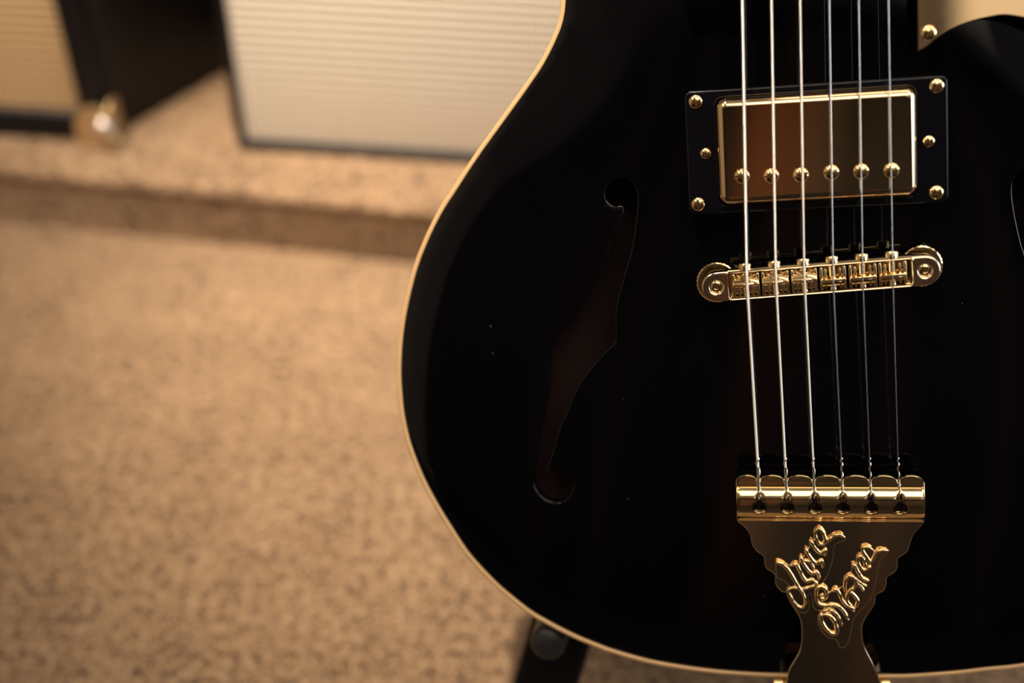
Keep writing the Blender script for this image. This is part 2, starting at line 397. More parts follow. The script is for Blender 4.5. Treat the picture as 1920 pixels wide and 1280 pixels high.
# ------------------------------------------------------------------ the amplifiers
def corner_piece(parent, at, flip=1, name='corner_protector'):
    """pressed three-lobed metal corner over a cabinet corner; local x right, y depth, z up"""
    o = bpy.data.objects.new(name, None)
    mb = MB(); r = 0.024
    def lobe(axis):
        V = []; F = []; n = 10
        pts = [(0, 0)] + [(r * (0.85 + 0.25 * math.sin(math.pi * k / n)) * math.cos(math.pi / 2 * k / n), 1.3 * r * (0.85 + 0.25 * math.sin(math.pi * k / n)) * math.sin(math.pi / 2 * k / n)) for k in range(n + 1)]
        for h in (0.0, -0.0022):
            for a, b in pts:
                if axis == 0: V.append((-a * flip, h, b))            # front
                if axis == 1: V.append((-h * flip, a, b))            # side
                if axis == 2: V.append((-a * flip, b, h))            # underside
        N = len(pts)
        F.append(tuple(range(N))); F.append(tuple(reversed(range(N, 2 * N))))
        for i in range(N): F.append((i, (i + 1) % N, N + (i + 1) % N, N + i))
        mb.add(V, F)
    for a in (0, 1, 2): lobe(a)
    prof = [(0, 0.0075)] + [(0.0075 * math.sin(k * math.pi / 8), 0.0075 * math.cos(k * math.pi / 8)) for k in range(1, 8)] + [(0, -0.0075)]
    mb.lathe(prof, 16, (0, 0, 0.0045))
    b = mb.build(name, M['tancorner'], parent, 40); b.location = at
    c = MB().lathe([(0, 0.0075)] + [(0.0068 * math.sin(k * math.pi / 8), 0.0075 * math.cos(k * math.pi / 8)) for k in range(1, 8)] + [(0, -0.0075)], 16, (-0.001 * flip, -0.006, 0.018)).build('corner_cap', M['chrome'], b, 40)
    return b
def amplifier(loc, rz, W, D, H, border, flare, grille, label, bottom_border, right=True, left=True, piping=False):
    """origin at the front lower right (flip) corner: x runs to -W"""
    t = empty('guitar_amplifier', loc, rz); tagit(t, label, 'amplifier')
    mb = MB()
    # shell: plan outline of the cabinet with an opening for the grille in front
    plan = [(0, 0), (flare[0], flare[1]), (flare[0], D), (-W, D), (-W, 0)]
    rr = 0.009
    def ring(z, inset):
        L = offset(plan, -inset); out = []
        for i, p in enumerate(L):
            p = np.array(p); a = np.array(L[i - 1]); c = np.array(L[(i + 1) % len(L)])
            for k in range(5):
                s = k / 4.0; q0 = p + (a - p) / np.hypot(*(a - p)) * rr; q2 = p + (c - p) / np.hypot(*(c - p)) * rr
                q = (1 - s) ** 2 * q0 + 2 * s * (1 - s) * p + s * s * q2; out.append((q[0], q[1], z))
        return out
    rings = [ring(0.0, 0.003), ring(0.0006, 0.0012), ring(0.0015, 0.0004), ring(0.003, 0), ring(H - 0.009, 0), ring(H - 0.004, 0.0015), ring(H - 0.0015, 0.004), ring(H, 0.009)]
    N = len(rings[0]); V = [p for r_ in rings for p in r_]
    F = [(k * N + i, k * N + (i + 1) % N, (k + 1) * N + (i + 1) % N, (k + 1) * N + i) for k in range(len(rings) - 1) for i in range(N)]
    F.append(tuple(reversed(range(N)))); F.append(tuple(range((len(rings) - 1) * N, len(rings) * N)))
    mb.add(V, F)
    shell = mb.build('cabinet', M['vinyl'], t, 40)
    # raised front frame leaves the grille set back
    fr = MB(); dp = 0.010
    xs0, xs1, zs0, zs1 = -W + border, -border, bottom_border, H - 0.11
    for a in ((-W + 0.001, -0.001, 0.0015, zs0), (-W + 0.001, -0.001, zs1, H - 0.0015), (-W + 0.001, xs0, zs0, zs1), (xs1, -0.001, zs0, zs1)):
        fr.box(a[0], a[1], -dp, 0.004, a[2], a[3], min(0.0035, (a[1] - a[0]) * 0.4, (a[3] - a[2]) * 0.4))
    fr.build('front_frame', M['vinyl'], t, 40)
    g = MB().box(xs0 - 0.003, xs1 + 0.003, -0.006, 0.0025, zs0 - 0.003, zs1 + 0.003, 0.002).build('grille_cloth', grille, t, 40)
    if piping: MB().tube([(xs0, -dp + 0.002, zs0), (xs1, -dp + 0.002, zs0), (xs1, -dp + 0.002, zs1), (xs0, -dp + 0.002, zs1)], 0.0014, 8, closed=True).build('piping', M['piping'], t)
    # control panel and knobs on top edge, carrying strap
    cp = MB().box(-W + 0.03, -0.03, -dp - 0.002, 0.0, H - 0.085, H - 0.025, 0.003).build('control_panel', M['goldp'], t, 40)
    for k in range(6):
        MB().lathe([(0.010, 0.0), (0.010, 0.010), (0.008, 0.013), (0.0, 0.013)], 20, axis='y', M4=Matrix.Translation((-W + 0.10 + k * 0.055, -dp - 0.002, H - 0.055)) @ Matrix.Rotation(math.pi, 4, 'Z')).build('knob', M['plastic'], cp)
    hb = MB().tube([(-W / 2 - 0.11, D * 0.45, H + 0.002), (-W / 2 - 0.10, D * 0.45, H + 0.022), (-W / 2, D * 0.45, H + 0.030), (-W / 2 + 0.10, D * 0.45, H + 0.022), (-W / 2 + 0.11, D * 0.45, H + 0.002)], 0.009, 10).build('carrying_handle', M['rubber'], t)
    if right: corner_piece(t, (0.0022, -dp - 0.0015, 0.0012), 1)
    if left: corner_piece(t, (-W - 0.0015, -dp - 0.001, 0.0006), -1)
    return t
amplifier((-0.266, 0.792, STEP_H), rad(-5.5), 0.50, 0.22, 0.44, 0.017, (0.060, 0.092), M['grille2'],  # right side splayed outward, a made-up shape filling the dark gap
          'black guitar amplifier with darker tan grille and metal corner', 0.023, True, True)
a2 = amplifier((0.335, 0.729, STEP_H), rad(-6.2), 0.52, 0.20, 0.44, 0.0075, (0, 0.02), M['grille'],
          'black guitar amplifier with pale cream grille, behind the guitar body', 0.0075, False, False)

# ------------------------------------------------------------------ the guitar, in millimetres on its own axes (u across, v up the neck, w out of the top)
OUT = [(-91.29, 97.89), (-92.21, 92.56), (-93.43, 88.78), (-94.8, 85.97), (-96.39, 82.97), (-98.85, 78.85), (-101.74, 74.54), (-105.03, 70.44), (-110.1, 64.25), (-117.64, 55.36), (-125.27, 46.38), (-132.1, 37.86), (-136.72, 31.79), (-142.77, 23.9), (-148.31, 15.08), (-153.58, 4.91), (-157.34, -4.58), (-160.8, -15.45), (-163.1, -24.96), (-164.66, -34.57), (-165.39, -42.1), (-165.59, -49.7), (-165.4, -58.0), (-164.07, -68.35), (-161.92, -77.01), (-159.28, -85.05), (-155.95, -92.91), (-152.92, -99.22), (-149.66, -105.32), (-143.85, -115.75), (-137.23, -124.4), (-131.13, -131.24), (-124.75, -137.19), (-118.54, -142.44), (-112.05, -146.56), (-105.75, -150.21), (-99.22, -153.52), (-91.63, -156.82), (-86.14, -159.0), (-72.41, -163.15), (-58.48, -165.82), (-44.71, -167.68), (-31.01, -168.71), (-21.86, -169.02)]
OUTR = [(19.8, -169.21), (28.9, -169.16), (38.95, -168.43), (48.94, -167.49), (58.86, -166.12), (72.64, -164.41)]
FH = [(-71.24, 20.44), (-72.52, 14.94), (-75.0, 9.27), (-77.3, 3.56), (-80.2, -1.95), (-87.07, -13.04), (-94.92, -22.37), (-101.15, -30.62), (-102.57, -37.02), (-103.09, -45.58), (-105.36, -55.41), (-108.8, -67.21), (-111.11, -77.22), (-112.19, -84.3), (-111.42, -88.64), (-109.48, -91.27), (-106.65, -93.05), (-103.54, -93.75), (-100.77, -92.93), (-98.56, -91.02), (-96.92, -88.03), (-96.55, -85.23), (-97.44, -82.64), (-99.21, -80.89), (-101.66, -79.98), (-103.98, -80.37), (-106.15, -81.61), (-106.93, -80.74), (-106.28, -78.6), (-103.12, -69.69), (-100.87, -63.36), (-98.04, -57.72), (-95.21, -51.69), (-92.0, -45.91), (-88.67, -41.42), (-85.19, -37.59), (-81.31, -33.57), (-77.48, -30.2), (-77.02, -25.28), (-76.99, -20.78), (-76.14, -16.12), (-74.97, -11.49), (-72.51, -4.3), (-69.45, 4.89), (-67.5, 14.1), (-66.49, 20.6), (-66.26, 25.14), (-67.08, 28.53), (-69.14, 30.8), (-71.85, 31.73), (-74.85, 31.1), (-76.92, 29.44), (-78.05, 26.73), (-77.79, 24.34), (-76.49, 22.49), (-74.57, 21.4), (-72.57, 21.7)]
TPL = [(-33.75, -98.61), (-31.34, -100.79), (-29.22, -104.05), (-28.83, -107.29), (-27.2, -110.55), (-24.54, -112.74), (-24.26, -114.91), (-23.7, -117.64), (-20.55, -120.39), (-20.41, -124.21), (-18.26, -127.23), (-16.04, -128.07), (-15.62, -130.81), (-13.48, -134.67), (-11.58, -138.54), (-11.09, -142.97), (-11.32, -147.98), (-12.44, -152.45), (-14.55, -156.39), (-16.69, -160.91), (-18.08, -165.45)]
TPR = [(34.29, -100.08), (30.94, -104.25), (29.48, -107.94), (28.25, -111.64), (24.87, -114.28), (24.84, -116.95), (23.85, -119.63), (20.93, -121.76), (20.66, -124.45), (19.66, -127.15), (16.71, -129.04), (16.43, -132.03), (14.68, -135.3), (12.67, -138.58), (11.39, -142.43), (11.79, -148.5), (13.46, -152.94), (15.86, -158.5), (18.75, -164.92)]
LET = {'J': [(-19.37, -114.84), (-17.36, -115.79), (-15.39, -118.04), (-13.62, -121.3), (-12.04, -124.57), (-10.8, -126.62), (-9.74, -128.88), (-9.44, -131.54), (-10.41, -133.39), (-12.07, -132.97), (-13.7, -131.12), (-14.75, -128.85), (-15.63, -126.8), (-14.85, -125.58), (-12.62, -125.3), (-10.41, -125.89), (-7.99, -125.21), (-6.13, -124.61), (-4.99, -123.19)], 'u1': [(-14.04, -116.1), (-12.37, -115.83), (-11.32, -117.86), (-10.1, -120.72), (-8.66, -122.55), (-6.8, -121.83)], 'u2': [(-10.63, -112.61), (-10.13, -114.64), (-8.36, -117.69), (-6.56, -119.52), (-5.25, -118.52)], 'n1': [(-6.8, -121.83), (-5.54, -122.98), (-5.0, -123.8)], 'n2': [(-8.71, -109.41), (-8.03, -111.43), (-6.26, -114.27), (-4.63, -115.29), (-3.13, -113.89)], 'n3': [(-5.25, -118.52), (-4.36, -119.74), (-4.04, -121.77)], 'i1': [(-6.73, -106.1), (-5.94, -108.24), (-4.34, -110.46), (-2.89, -111.28), (-1.57, -109.48)], 'i2': [(-3.13, -113.89), (-2.61, -115.31), (-2.83, -117.12)], 'i3': [(-9.94, -114.23), (-7.38, -114.86), (-5.79, -117.71)], 'i4': [(-1.57, -109.48), (-1.42, -110.89), (-1.81, -112.29)], 'o': [(-4.14, -101.46), (-5.09, -103.04), (-4.78, -105.44), (-3.54, -107.46), (-2.08, -107.48), (-1.49, -105.68), (-2.35, -103.08), (-3.59, -101.47), (-4.33, -101.86)], 'r': [(-2.62, -107.07), (-0.97, -106.69), (0.33, -105.5), (1.99, -104.33), (3.82, -103.95), (4.97, -104.76)], 'curl': [(-2.88, -128.09), (-3.64, -128.9), (-2.99, -129.84), (-1.8, -129.11), (-1.39, -127.08), (-2.45, -125.24), (-4.29, -125.02), (-5.25, -126.65), (-5.31, -129.51), (-4.44, -131.76), (-2.24, -132.59), (0.35, -132.31), (2.74, -132.81), (4.55, -134.66), (5.79, -137.12), (6.32, -138.36)], 'O': [(-3.79, -135.87), (-3.66, -138.55), (-2.42, -141.44), (-0.43, -143.71), (1.6, -144.13), (2.01, -141.85), (1.15, -138.76), (-0.66, -136.7), (-2.69, -136.28)], 'O2': [(-3.41, -135.25), (-1.54, -134.44), (0.67, -134.85), (2.48, -136.71), (3.54, -139.38), (3.88, -141.03)], 'l': [(0.83, -126.68), (2.13, -126.07), (3.2, -127.71), (4.43, -130.77), (6.23, -132.82), (8.06, -133.64), (8.41, -134.87)], 'i5': [(5.41, -127.11), (5.28, -124.26), (5.87, -121.84), (7.35, -120.63), (8.91, -121.65), (9.5, -123.68), (8.55, -125.5), (7.07, -126.71), (5.93, -128.94), (6.26, -131.19), (8.06, -133.24)], 'i6': [(7.07, -126.71), (8.87, -128.75), (9.94, -130.79), (9.17, -133.24)], 'v': [(8.16, -116.0), (9.24, -116.61), (10.3, -119.04), (11.72, -121.47), (13.35, -122.09)], 'v2': [(9.5, -123.68), (11.13, -124.7), (12.19, -126.74)], 'v3': [(8.98, -121.45), (11.14, -123.49), (13.13, -124.71)], 'v4': [(13.35, -122.09), (13.89, -122.7)], 'e': [(13.41, -118.06), (11.77, -117.84), (10.53, -115.82), (10.38, -113.61), (11.3, -112.62), (12.37, -114.03), (12.89, -115.84), (12.51, -117.24)], 'e2': [(13.41, -118.06), (14.7, -116.66)], 'r2': [(15.15, -109.86), (13.89, -109.05), (12.26, -109.23), (12.06, -110.62), (13.3, -112.64), (14.54, -114.65), (15.64, -114.06), (16.57, -111.87), (18.21, -110.49), (20.56, -110.51)]}
BACK = [(-20.09, -115.49), (-19.14, -114.89), (-16.59, -116.54), (-14.16, -115.95), (-11.39, -116.38), (-11.3, -112.94), (-9.45, -112.75), (-9.3, -109.52), (-7.53, -109.34), (-7.38, -106.32), (-5.8, -106.14), (-5.53, -102.33), (-4.04, -101.35), (-2.41, -102.37), (-1.36, -104.59), (0.26, -105.61), (2.48, -104.11), (5.03, -104.26), (5.92, -105.67), (4.62, -107.06), (2.41, -107.84), (1.46, -110.04), (1.6, -112.05), (0.79, -115.68), (-0.77, -120.12), (-2.87, -123.77), (-4.38, -125.19), (-1.43, -125.41), (-0.55, -127.46), (0.59, -126.24), (2.8, -126.05), (5.42, -123.82), (5.64, -121.59), (7.68, -120.59), (7.93, -116.14), (9.95, -115.75), (10.36, -113.14), (11.27, -112.75), (11.32, -109.74), (12.61, -108.75), (15.5, -109.58), (16.57, -111.39), (18.03, -110.21), (20.93, -110.04), (21.46, -111.44), (19.82, -112.43), (18.34, -114.62), (17.57, -118.64), (16.79, -123.08), (15.63, -127.54), (13.75, -131.61), (10.76, -135.29), (8.5, -138.16), (7.7, -141.88), (6.89, -146.02), (5.73, -148.93), (4.03, -150.39), (2.73, -149.77), (1.67, -146.85), (-1.29, -146.03), (-3.48, -143.53), (-4.9, -140.21), (-4.83, -136.9), (-3.29, -134.84), (-5.52, -134.84), (-6.6, -133.18), (-6.92, -130.71), (-7.23, -128.25), (-8.35, -128.24), (-7.88, -131.94), (-8.32, -134.83), (-10.4, -136.06), (-12.61, -134.82), (-14.77, -131.92), (-16.0, -129.03), (-16.34, -127.79), (-16.3, -126.15), (-14.6, -125.34), (-17.5, -122.45), (-19.88, -121.0)]
RSCR = [(-42.89, 58.24), (40.45, 58.58), (-43.45, 21.63), (39.9, 21.56), (-40.04, 39.69), (37.56, 39.61)]
POLE = [(-27.4, 31.21), (-17.12, 30.77), (-6.86, 30.53), (3.66, 30.86), (13.88, 30.68), (24.25, 30.43)]
POST = [(-37.95, -7.79), (34.95, -4.9)]
SADX = [(-27.33, -8.03), (-16.93, -7.1), (-6.81, -6.37), (3.21, -7.18), (13.57, -6.46), (23.85, -5.57)]
STRT = [(-25.18, 92.18), (-15.25, 91.46), (-5.53, 90.75), (4.23, 90.04), (14.09, 89.32), (23.99, 88.6)]
STRB = [(-27.01, -4.29), (-16.8, -3.76), (-6.84, -3.23), (3.14, -6.52), (13.34, -6.0), (23.65, -5.49)]
STRE = [(-25.41, -75.67), (-15.46, -75.87), (-5.38, -76.08), (4.74, -76.28), (14.78, -76.48), (24.77, -76.68)]
KEY = [(-25.35, -91.64), (-15.25, -92.02), (-5.22, -92.26), (4.8, -92.55), (14.92, -92.7), (25.23, -92.99)]
GUARD = [(34.02, 88.02), (33.8, 70.65), (36.84, 72.07), (40.76, 75.04), (45.19, 77.59), (50.47, 79.37), (56.59, 80.53), (62.68, 80.99), (68.75, 79.67)]
GSCR = [(37.48, 76.68)]
CAP = [(-112.9, -157.81), (-104.76, -157.8)]
cam_m = Matrix.Translation((0, 0, CAM_H)) @ Matrix.Rotation(rad(90 - PITCH), 4, 'X')
POSE = Matrix.Translation((0.1143, 0.0332, -0.528)) @ Matrix.Rotation(rad(-9.3), 4, 'Y') @ Matrix.Rotation(rad(11.2), 4, 'X') @ Matrix.Rotation(rad(2.0), 4, 'Z')
BASE = Vector((0, -169, -45))                      # strap-pin end of the body, its back face
G = bpy.data.objects.new('electric_guitar', None); COL.objects.link(G); G.empty_display_size = 0.05
GW = cam_m @ POSE @ Matrix.Translation(BASE * 0.001); G.matrix_world = GW
tagit(G, 'glossy black semi-hollow electric guitar with cream binding and gold hardware', 'guitar')
def gw(u, v, w): return GW @ ((Vector((u, v, w)) - BASE) * 0.001)
def gob(mb, name, mat, parent=None, ang=35):
    mb.V = [(a - BASE.x, b - BASE.y, c - BASE.z) for a, b, c in mb.V]
    return mb.build(name, mat, parent or G, ang, 0.001)

# body outline: bass side as seen, treble side its mirror image, upper bouts and cutaway above the frame
upper_l = [(-28, 276), (-50, 273), (-78, 262), (-102, 240), (-114, 212), (-113, 184), (-102, 158), (-92, 134), (-89.2, 114)]
right = [(-u, v - 1.2) for u, v in OUT if u < -78][::-1]
upper_r = [(89, 112), (90, 132), (98, 158), (110, 186), (114, 204), (108, 214), (94, 212), (72, 203), (52, 200), (38, 212), (30, 236), (28, 276)]
body_pts = upper_l + OUT[::1] + [(0, -169.3)] + OUTR + right + upper_r
BODY = smooth_loop(body_pts, 3)
BIND = 2.0
# arching of the carved top: a soft rise from the rim, solved on a grid
GX = np.arange(-186, 187, 3.0); GY = np.arange(-190, 300, 3.0)
gx, gy = np.meshgrid(GX, GY, indexing='ij')
msk = inside(np.stack([gx.ravel(), gy.ravel()], 1), offset(BODY, -BIND)).reshape(gx.shape)
ARCH, LAM = 9.0, (44.0 / 3.0) ** 2
hgt = np.where(msk, ARCH * 0.6, 0.0)
for _ in range(1400):
    s4 = (np.roll(hgt, 1, 0) + np.roll(hgt, -1, 0) + np.roll(hgt, 1, 1) + np.roll(hgt, -1, 1))
    hgt = np.where(msk, (ARCH + LAM * s4) / (1 + 4 * LAM), 0.0)
for _ in range(4):
    hgt = (hgt * 4 + np.roll(hgt, 1, 0) + np.roll(hgt, -1, 0) + np.roll(hgt, 1, 1) + np.roll(hgt, -1, 1)) / 8
RIM = np.array(offset(BODY, -BIND)); RIM2 = np.roll(RIM, -1, 0); RD = RIM2 - RIM; RL = np.sum(RD * RD, 1) + 1e-9
def rim_dist(u, v):
    p = np.array((u, v)); t = np.clip(np.sum((p - RIM) * RD, 1) / RL, 0, 1)
    return math.sqrt(float(np.min(np.sum((RIM + RD * t[:, None] - p) ** 2, 1))))
def arch(u, v):
    g = arch_grid(u, v); d = rim_dist(u, v)
    if d > 26: return g
    t = min(max((d - 5) / 21, 0), 1); t = t * t * (3 - 2 * t)
    return (1 - t) * ARCH * (1 - math.exp(-d / 44.0)) + t * g
def arch_grid(u, v):
    a = (u - GX[0]) / 3.0; b = (v - GY[0]) / 3.0; i = int(min(max(a, 0), len(GX) - 2)); j = int(min(max(b, 0), len(GY) - 2)); a -= i; b -= j
    return float((hgt[i, j] * (1 - a) + hgt[i + 1, j] * a) * (1 - b) + (hgt[i, j + 1] * (1 - a) + hgt[i + 1, j + 1] * a) * b)

FL = smooth_loop(FH, 2); FR = [(1.1 - u, v - 4.6) for u, v in FL][::-1]
inner = offset(BODY, -BIND)
# carved top with two sound holes, then sides and back
body_empty = empty('body'); body_empty.parent = G
top = slab(inner, [FL, FR], lambda x, y, d: (x, y, arch(x, y) - d), 4.5, 0.7, 4.0, seg=3)
t_ob = weld(gob(top, 'soundboard', M['lacquer'], body_empty, None)); t_ob.data.set_sharp_from_angle(angle=rad(50))
sb = MB(); N = len(BODY)
side_in = offset(BODY, -4)
rings = [(offset(BODY, -0.15), -6.2), (offset(BODY, -0.15), -41), (offset(BODY, -1.2), -44), (offset(BODY, -4), -45)]
V = [(x, y, w) for L, w in rings for x, y in L]
F = [(k * N + i, k * N + (i + 1) % N, (k + 1) * N + (i + 1) % N, (k + 1) * N + i) for k in range(3) for i in range(N)]
sb.add(V, F)
v2, f = fill(offset(BODY, -4), (), 30); sb.add([(x, y, -45) for x, y in v2], f)
weld(gob(sb, 'sides', M['lacquer'], body_empty, None)).data.set_sharp_from_angle(angle=rad(50))
# bare wood inside, seen through the sound holes
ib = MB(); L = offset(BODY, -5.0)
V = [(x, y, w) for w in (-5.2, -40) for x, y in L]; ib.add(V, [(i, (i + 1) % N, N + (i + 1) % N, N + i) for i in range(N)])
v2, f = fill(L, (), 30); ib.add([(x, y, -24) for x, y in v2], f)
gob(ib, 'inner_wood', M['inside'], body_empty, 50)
# binding: rounded cream strip round the rim
bb = MB()
prof = [(-BIND + 0.05, -0.6), (-BIND + 0.05, 0.0), (-BIND + 0.3, 0.22), (-1.0, 0.15), (-0.45, -0.1), (-0.12, -0.6), (0.0, -1.4), (0.0, -6.0), (-0.3, -6.3), (-1.8, -6.3)]
V = [(x, y, w) for d, w in prof for x, y in offset(BODY, d)]
bb.add(V, [(k * N + i, k * N + (i + 1) % N, (k + 1) * N + (i + 1) % N, (k + 1) * N + i) for k in range(len(prof) - 1) for i in range(N)])
tagit(gob(bb, 'binding', M['binding'], body_empty, 60), 'cream edge binding')
for o in (body_empty,): o['label'] = 'glossy black carved body'

# neck, fretboard, nut and plain headstock (above the frame)
nk = MB()
secs = []
for v, hw, w0, dep in ((150, 24, 11, 20), (276, 27, 14, 44), (290, 27, 12, 26), (470, 24, 4, 21), (622, 21.5, -3, 20), (640, 24, -8, 16), (655, 36, -13, 14), (790, 42, -36, 14), (800, 30, -38, 14)):
    secs.append([(hw * math.cos(math.pi * k / 10), v, w0 - dep * math.sin(math.pi * k / 10)) for k in range(11)])
V = [p for s in secs for p in s]; F = [(i * 11 + k, (i + 1) * 11 + k, (i + 1) * 11 + (k + 1) % 11, i * 11 + (k + 1) % 11) for i in range(len(secs) - 1) for k in range(11)]
F += [tuple(range(11)), tuple(reversed(range((len(secs) - 1) * 11, len(secs) * 11)))]
nk.add(V, F); neck = gob(nk, 'neck', M['lacquer'], None, 45)
SLOPE = math.tan(rad(2.4))
def str_w(v): return 27.0 - max(v, 0) * SLOPE
fb = MB(); fb.add([(s * hw, v, str_w(v) - 2.6 - d) for v, hw in ((152, 27.5), (622, 21.5)) for s in (-1, 1) for d in (0, 6)],
                  [(0, 2, 6, 4), (1, 5, 7, 3), (0, 4, 5, 1), (2, 3, 7, 6), (0, 1, 3, 2), (4, 6, 7, 5)])
fbo = gob(fb, 'fretboard', M['rosewood'], neck, None)
for k in range(1, 23):
    v = -4 + 628 * 0.5 ** (k / 12.0); hw = 21.5 + (622 - v) / 470 * 6
    f_ = MB().tube([(-hw, v, str_w(v) - 2.5), (hw, v, str_w(v) - 2.5)], 1.0, 6); gob(f_, 'fret', M['steel'], fbo)
gob(MB().box(-21.5, 21.5, 622, 626.5, str_w(624) - 6, str_w(624) + 0.2, 0.6), 'nut', M['bone'], neck)

# ---- screws
def screw_head(u, v, w, r, parent, name='screw', ang=20, M4=None):
    """domed gold cross-head screw"""
    bm = bmesh.new()
    mb = MB(); n = 28
    prof = [(r, -0.8), (r, 0.0)] + [(r * math.cos(a), r * 0.42 * math.sin(a)) for a in [math.pi / 2 * k / 6 for k in range(1, 6)]] + [(0, r * 0.42)]
    mb.lathe(prof, n, (u, v, w))
    o = gob(mb, name, M['gold'], parent, 50)
    cr = MB()
    for k in range(2):
        cr.box(-r * 0.62, r * 0.62, -r * 0.11, r * 0.11, -0.2, r * 0.43, 0, Matrix.Translation((u, v, w)) @ Matrix.Rotation(rad(ang) + k * math.pi / 2, 4, 'Z'))
    gob(cr, 'cross_slot', M['slot'], o, None)
    return o
M['slot'] = simple('slot_shade_gold', (0.16, 0.08, 0.025), 0.5, 1.0)  # slot shade put into a darker gold, no recess is cut

# ---- humbucker pickup: ring with screws, cover with pole screws
def rrect(cx, cy, hx, hy, r, n=6):
    out = []
    for sx, sy, a0 in ((1, 1, 0), (-1, 1, 90), (-1, -1, 180), (1, -1, 270)):
        for k in range(n + 1):
            a = rad(a0 + 90 * k / n); out.append((cx + sx * (hx - r) + r * math.cos(a), cy + sy * (hy - r) + r * math.sin(a)))
    return out
def pickup(cu, cv, w_ring, w_cov, pole_v, screws, poles, tilt):
    ring = slab(rrect(cu, cv, 45.4, 22.0, 2.2), [rrect(cu, cv, 34.55, 19.05, 2.6)], lambda x, y, d: (x, y, w_ring + (y - cv) * tilt - d), 9, 0.6, seg=4)
    ro = gob(ring, 'pickup_ring', M['plastic'], None, 40); tagit(ro, 'black plastic pickup mounting ring')
    for k, (u, v) in enumerate(screws):
        screw_head(u, v, w_ring + (v - cv) * tilt, 2.55 if k < 4 else 2.05, ro, 'ring_screw' if k < 4 else 'height_screw', 12 + 37 * k)
    cov = slab(rrect(cu, cv, 34.4, 18.9, 3.6, 8), [], lambda x, y, d: (x, y, w_cov + (y - cv) * tilt - d), 12, 3.0, 6.0, seg=8)
    co = gob(cov, 'pickup_cover', M['goldm'], None, 50); tagit(co, 'polished gold pickup cover')
    for u, v in poles:
        r = 2.75; w = w_cov + (v - cv) * tilt
        mb = MB().lathe([(r, -0.3)] + [(r * math.cos(a), 1.15 * math.sin(a)) for a in [math.pi / 2 * k / 7 for k in range(7)]] + [(0, 1.15)], 28, (u, v, w))
        po = gob(mb, 'pole_screw', M['gold'], co, 50)
        sl = MB().box(-r * 0.93, r * 0.93, -0.38, 0.38, -0.1, 1.22, 0, Matrix.Translation((u, v, w)) @ Matrix.Rotation(rad(random.uniform(-20, 20)), 4, 'Z'))
        gob(sl, 'slot', M['slot'], po, None)
    return ro
random.seed(11)
pickup(-1.35, 40.0, 16.5, 21.3, 30.7, RSCR, POLE, -0.012)
pickup(-1.0, 118.0, 14.5, 19.2, 127, [(u, v + 78) for u, v in RSCR], [(u, 158 - (v - 40) + 0) if False else (u, 127.3) for u, v in POLE], -0.03)

# ---- bridge
br = empty('bridge'); br.parent = G; br['label'] = 'gold bridge with six adjustable saddles'
br.matrix_parent_inverse.identity()
SL = math.atan2(POST[1][1] - POST[0][1], POST[1][0] - POST[0][0])
bc = ((POST[0][0] + POST[1][0]) / 2, (POST[0][1] + POST[1][1]) / 2); bh = math.hypot(POST[1][0] - POST[0][0], POST[1][1] - POST[0][1]) / 2
def brl(x, y): c, s = math.cos(SL), math.sin(SL); return (bc[0] + x * c - y * s, bc[1] + x * s + y * c)
W_BR = 24.0
def stadium(hx, r, n=14, r2=None):
    out = []
    for k in range(n + 1): a = -math.pi / 2 + math.pi * k / n; out.append((hx + r * math.cos(a), r * math.sin(a)))
    for k in range(n + 1): a = math.pi / 2 + math.pi * k / n; out.append((-hx + r * math.cos(a), r * math.sin(a)))
    return out
bar_o = stadium(bh, 5.4); slot_o = rrect(0, -0.1, 31.9, 4.35, 0.8, 3)
holes = [slot_o] + [[(s * bh + 2.25 * math.cos(2 * math.pi * k / 20), 2.25 * math.sin(2 * math.pi * k / 20)) for k in range(20)] for s in (-1, 1)]
mb = slab(bar_o, holes, lambda x, y, d: (*brl(x, y), W_BR - d), 6.5, 0.8, seg=4)
gob(mb, 'bridge_bar', M['goldp'], br, 40)
for s in (-1, 1):
    c = brl(s * bh, 0)
    st = MB().lathe([(2.2, -2.0), (2.2, -0.9), (1.4, -0.5), (1.1, -0.5), (1.0, -1.0), (0, -1.0)], 24, (c[0], c[1], W_BR)).lathe([(2.0, -16.0), (2.0, -2.0)], 20, (c[0], c[1], W_BR))
    gob(st, 'post', M['gold'], br, 40)
    tw = MB(); n = 60
    pr = [(6.9, -13.6), (7.5, -13.2), (7.5, -11.0), (6.9, -10.6), (2.0, -10.6)]
    tw.lathe(pr, n, (c[0], c[1], W_BR)); k0 = len(pr)
    for i in range(0, n, 2):
        for k in (1, 2):
            x, y, z = tw.V[i * k0 + k]; tw.V[i * k0 + k] = (c[0] + (x - c[0]) * 0.965, c[1] + (y - c[1]) * 0.965, z)
    gob(tw, 'thumbwheel', M['gold'], br, 30)
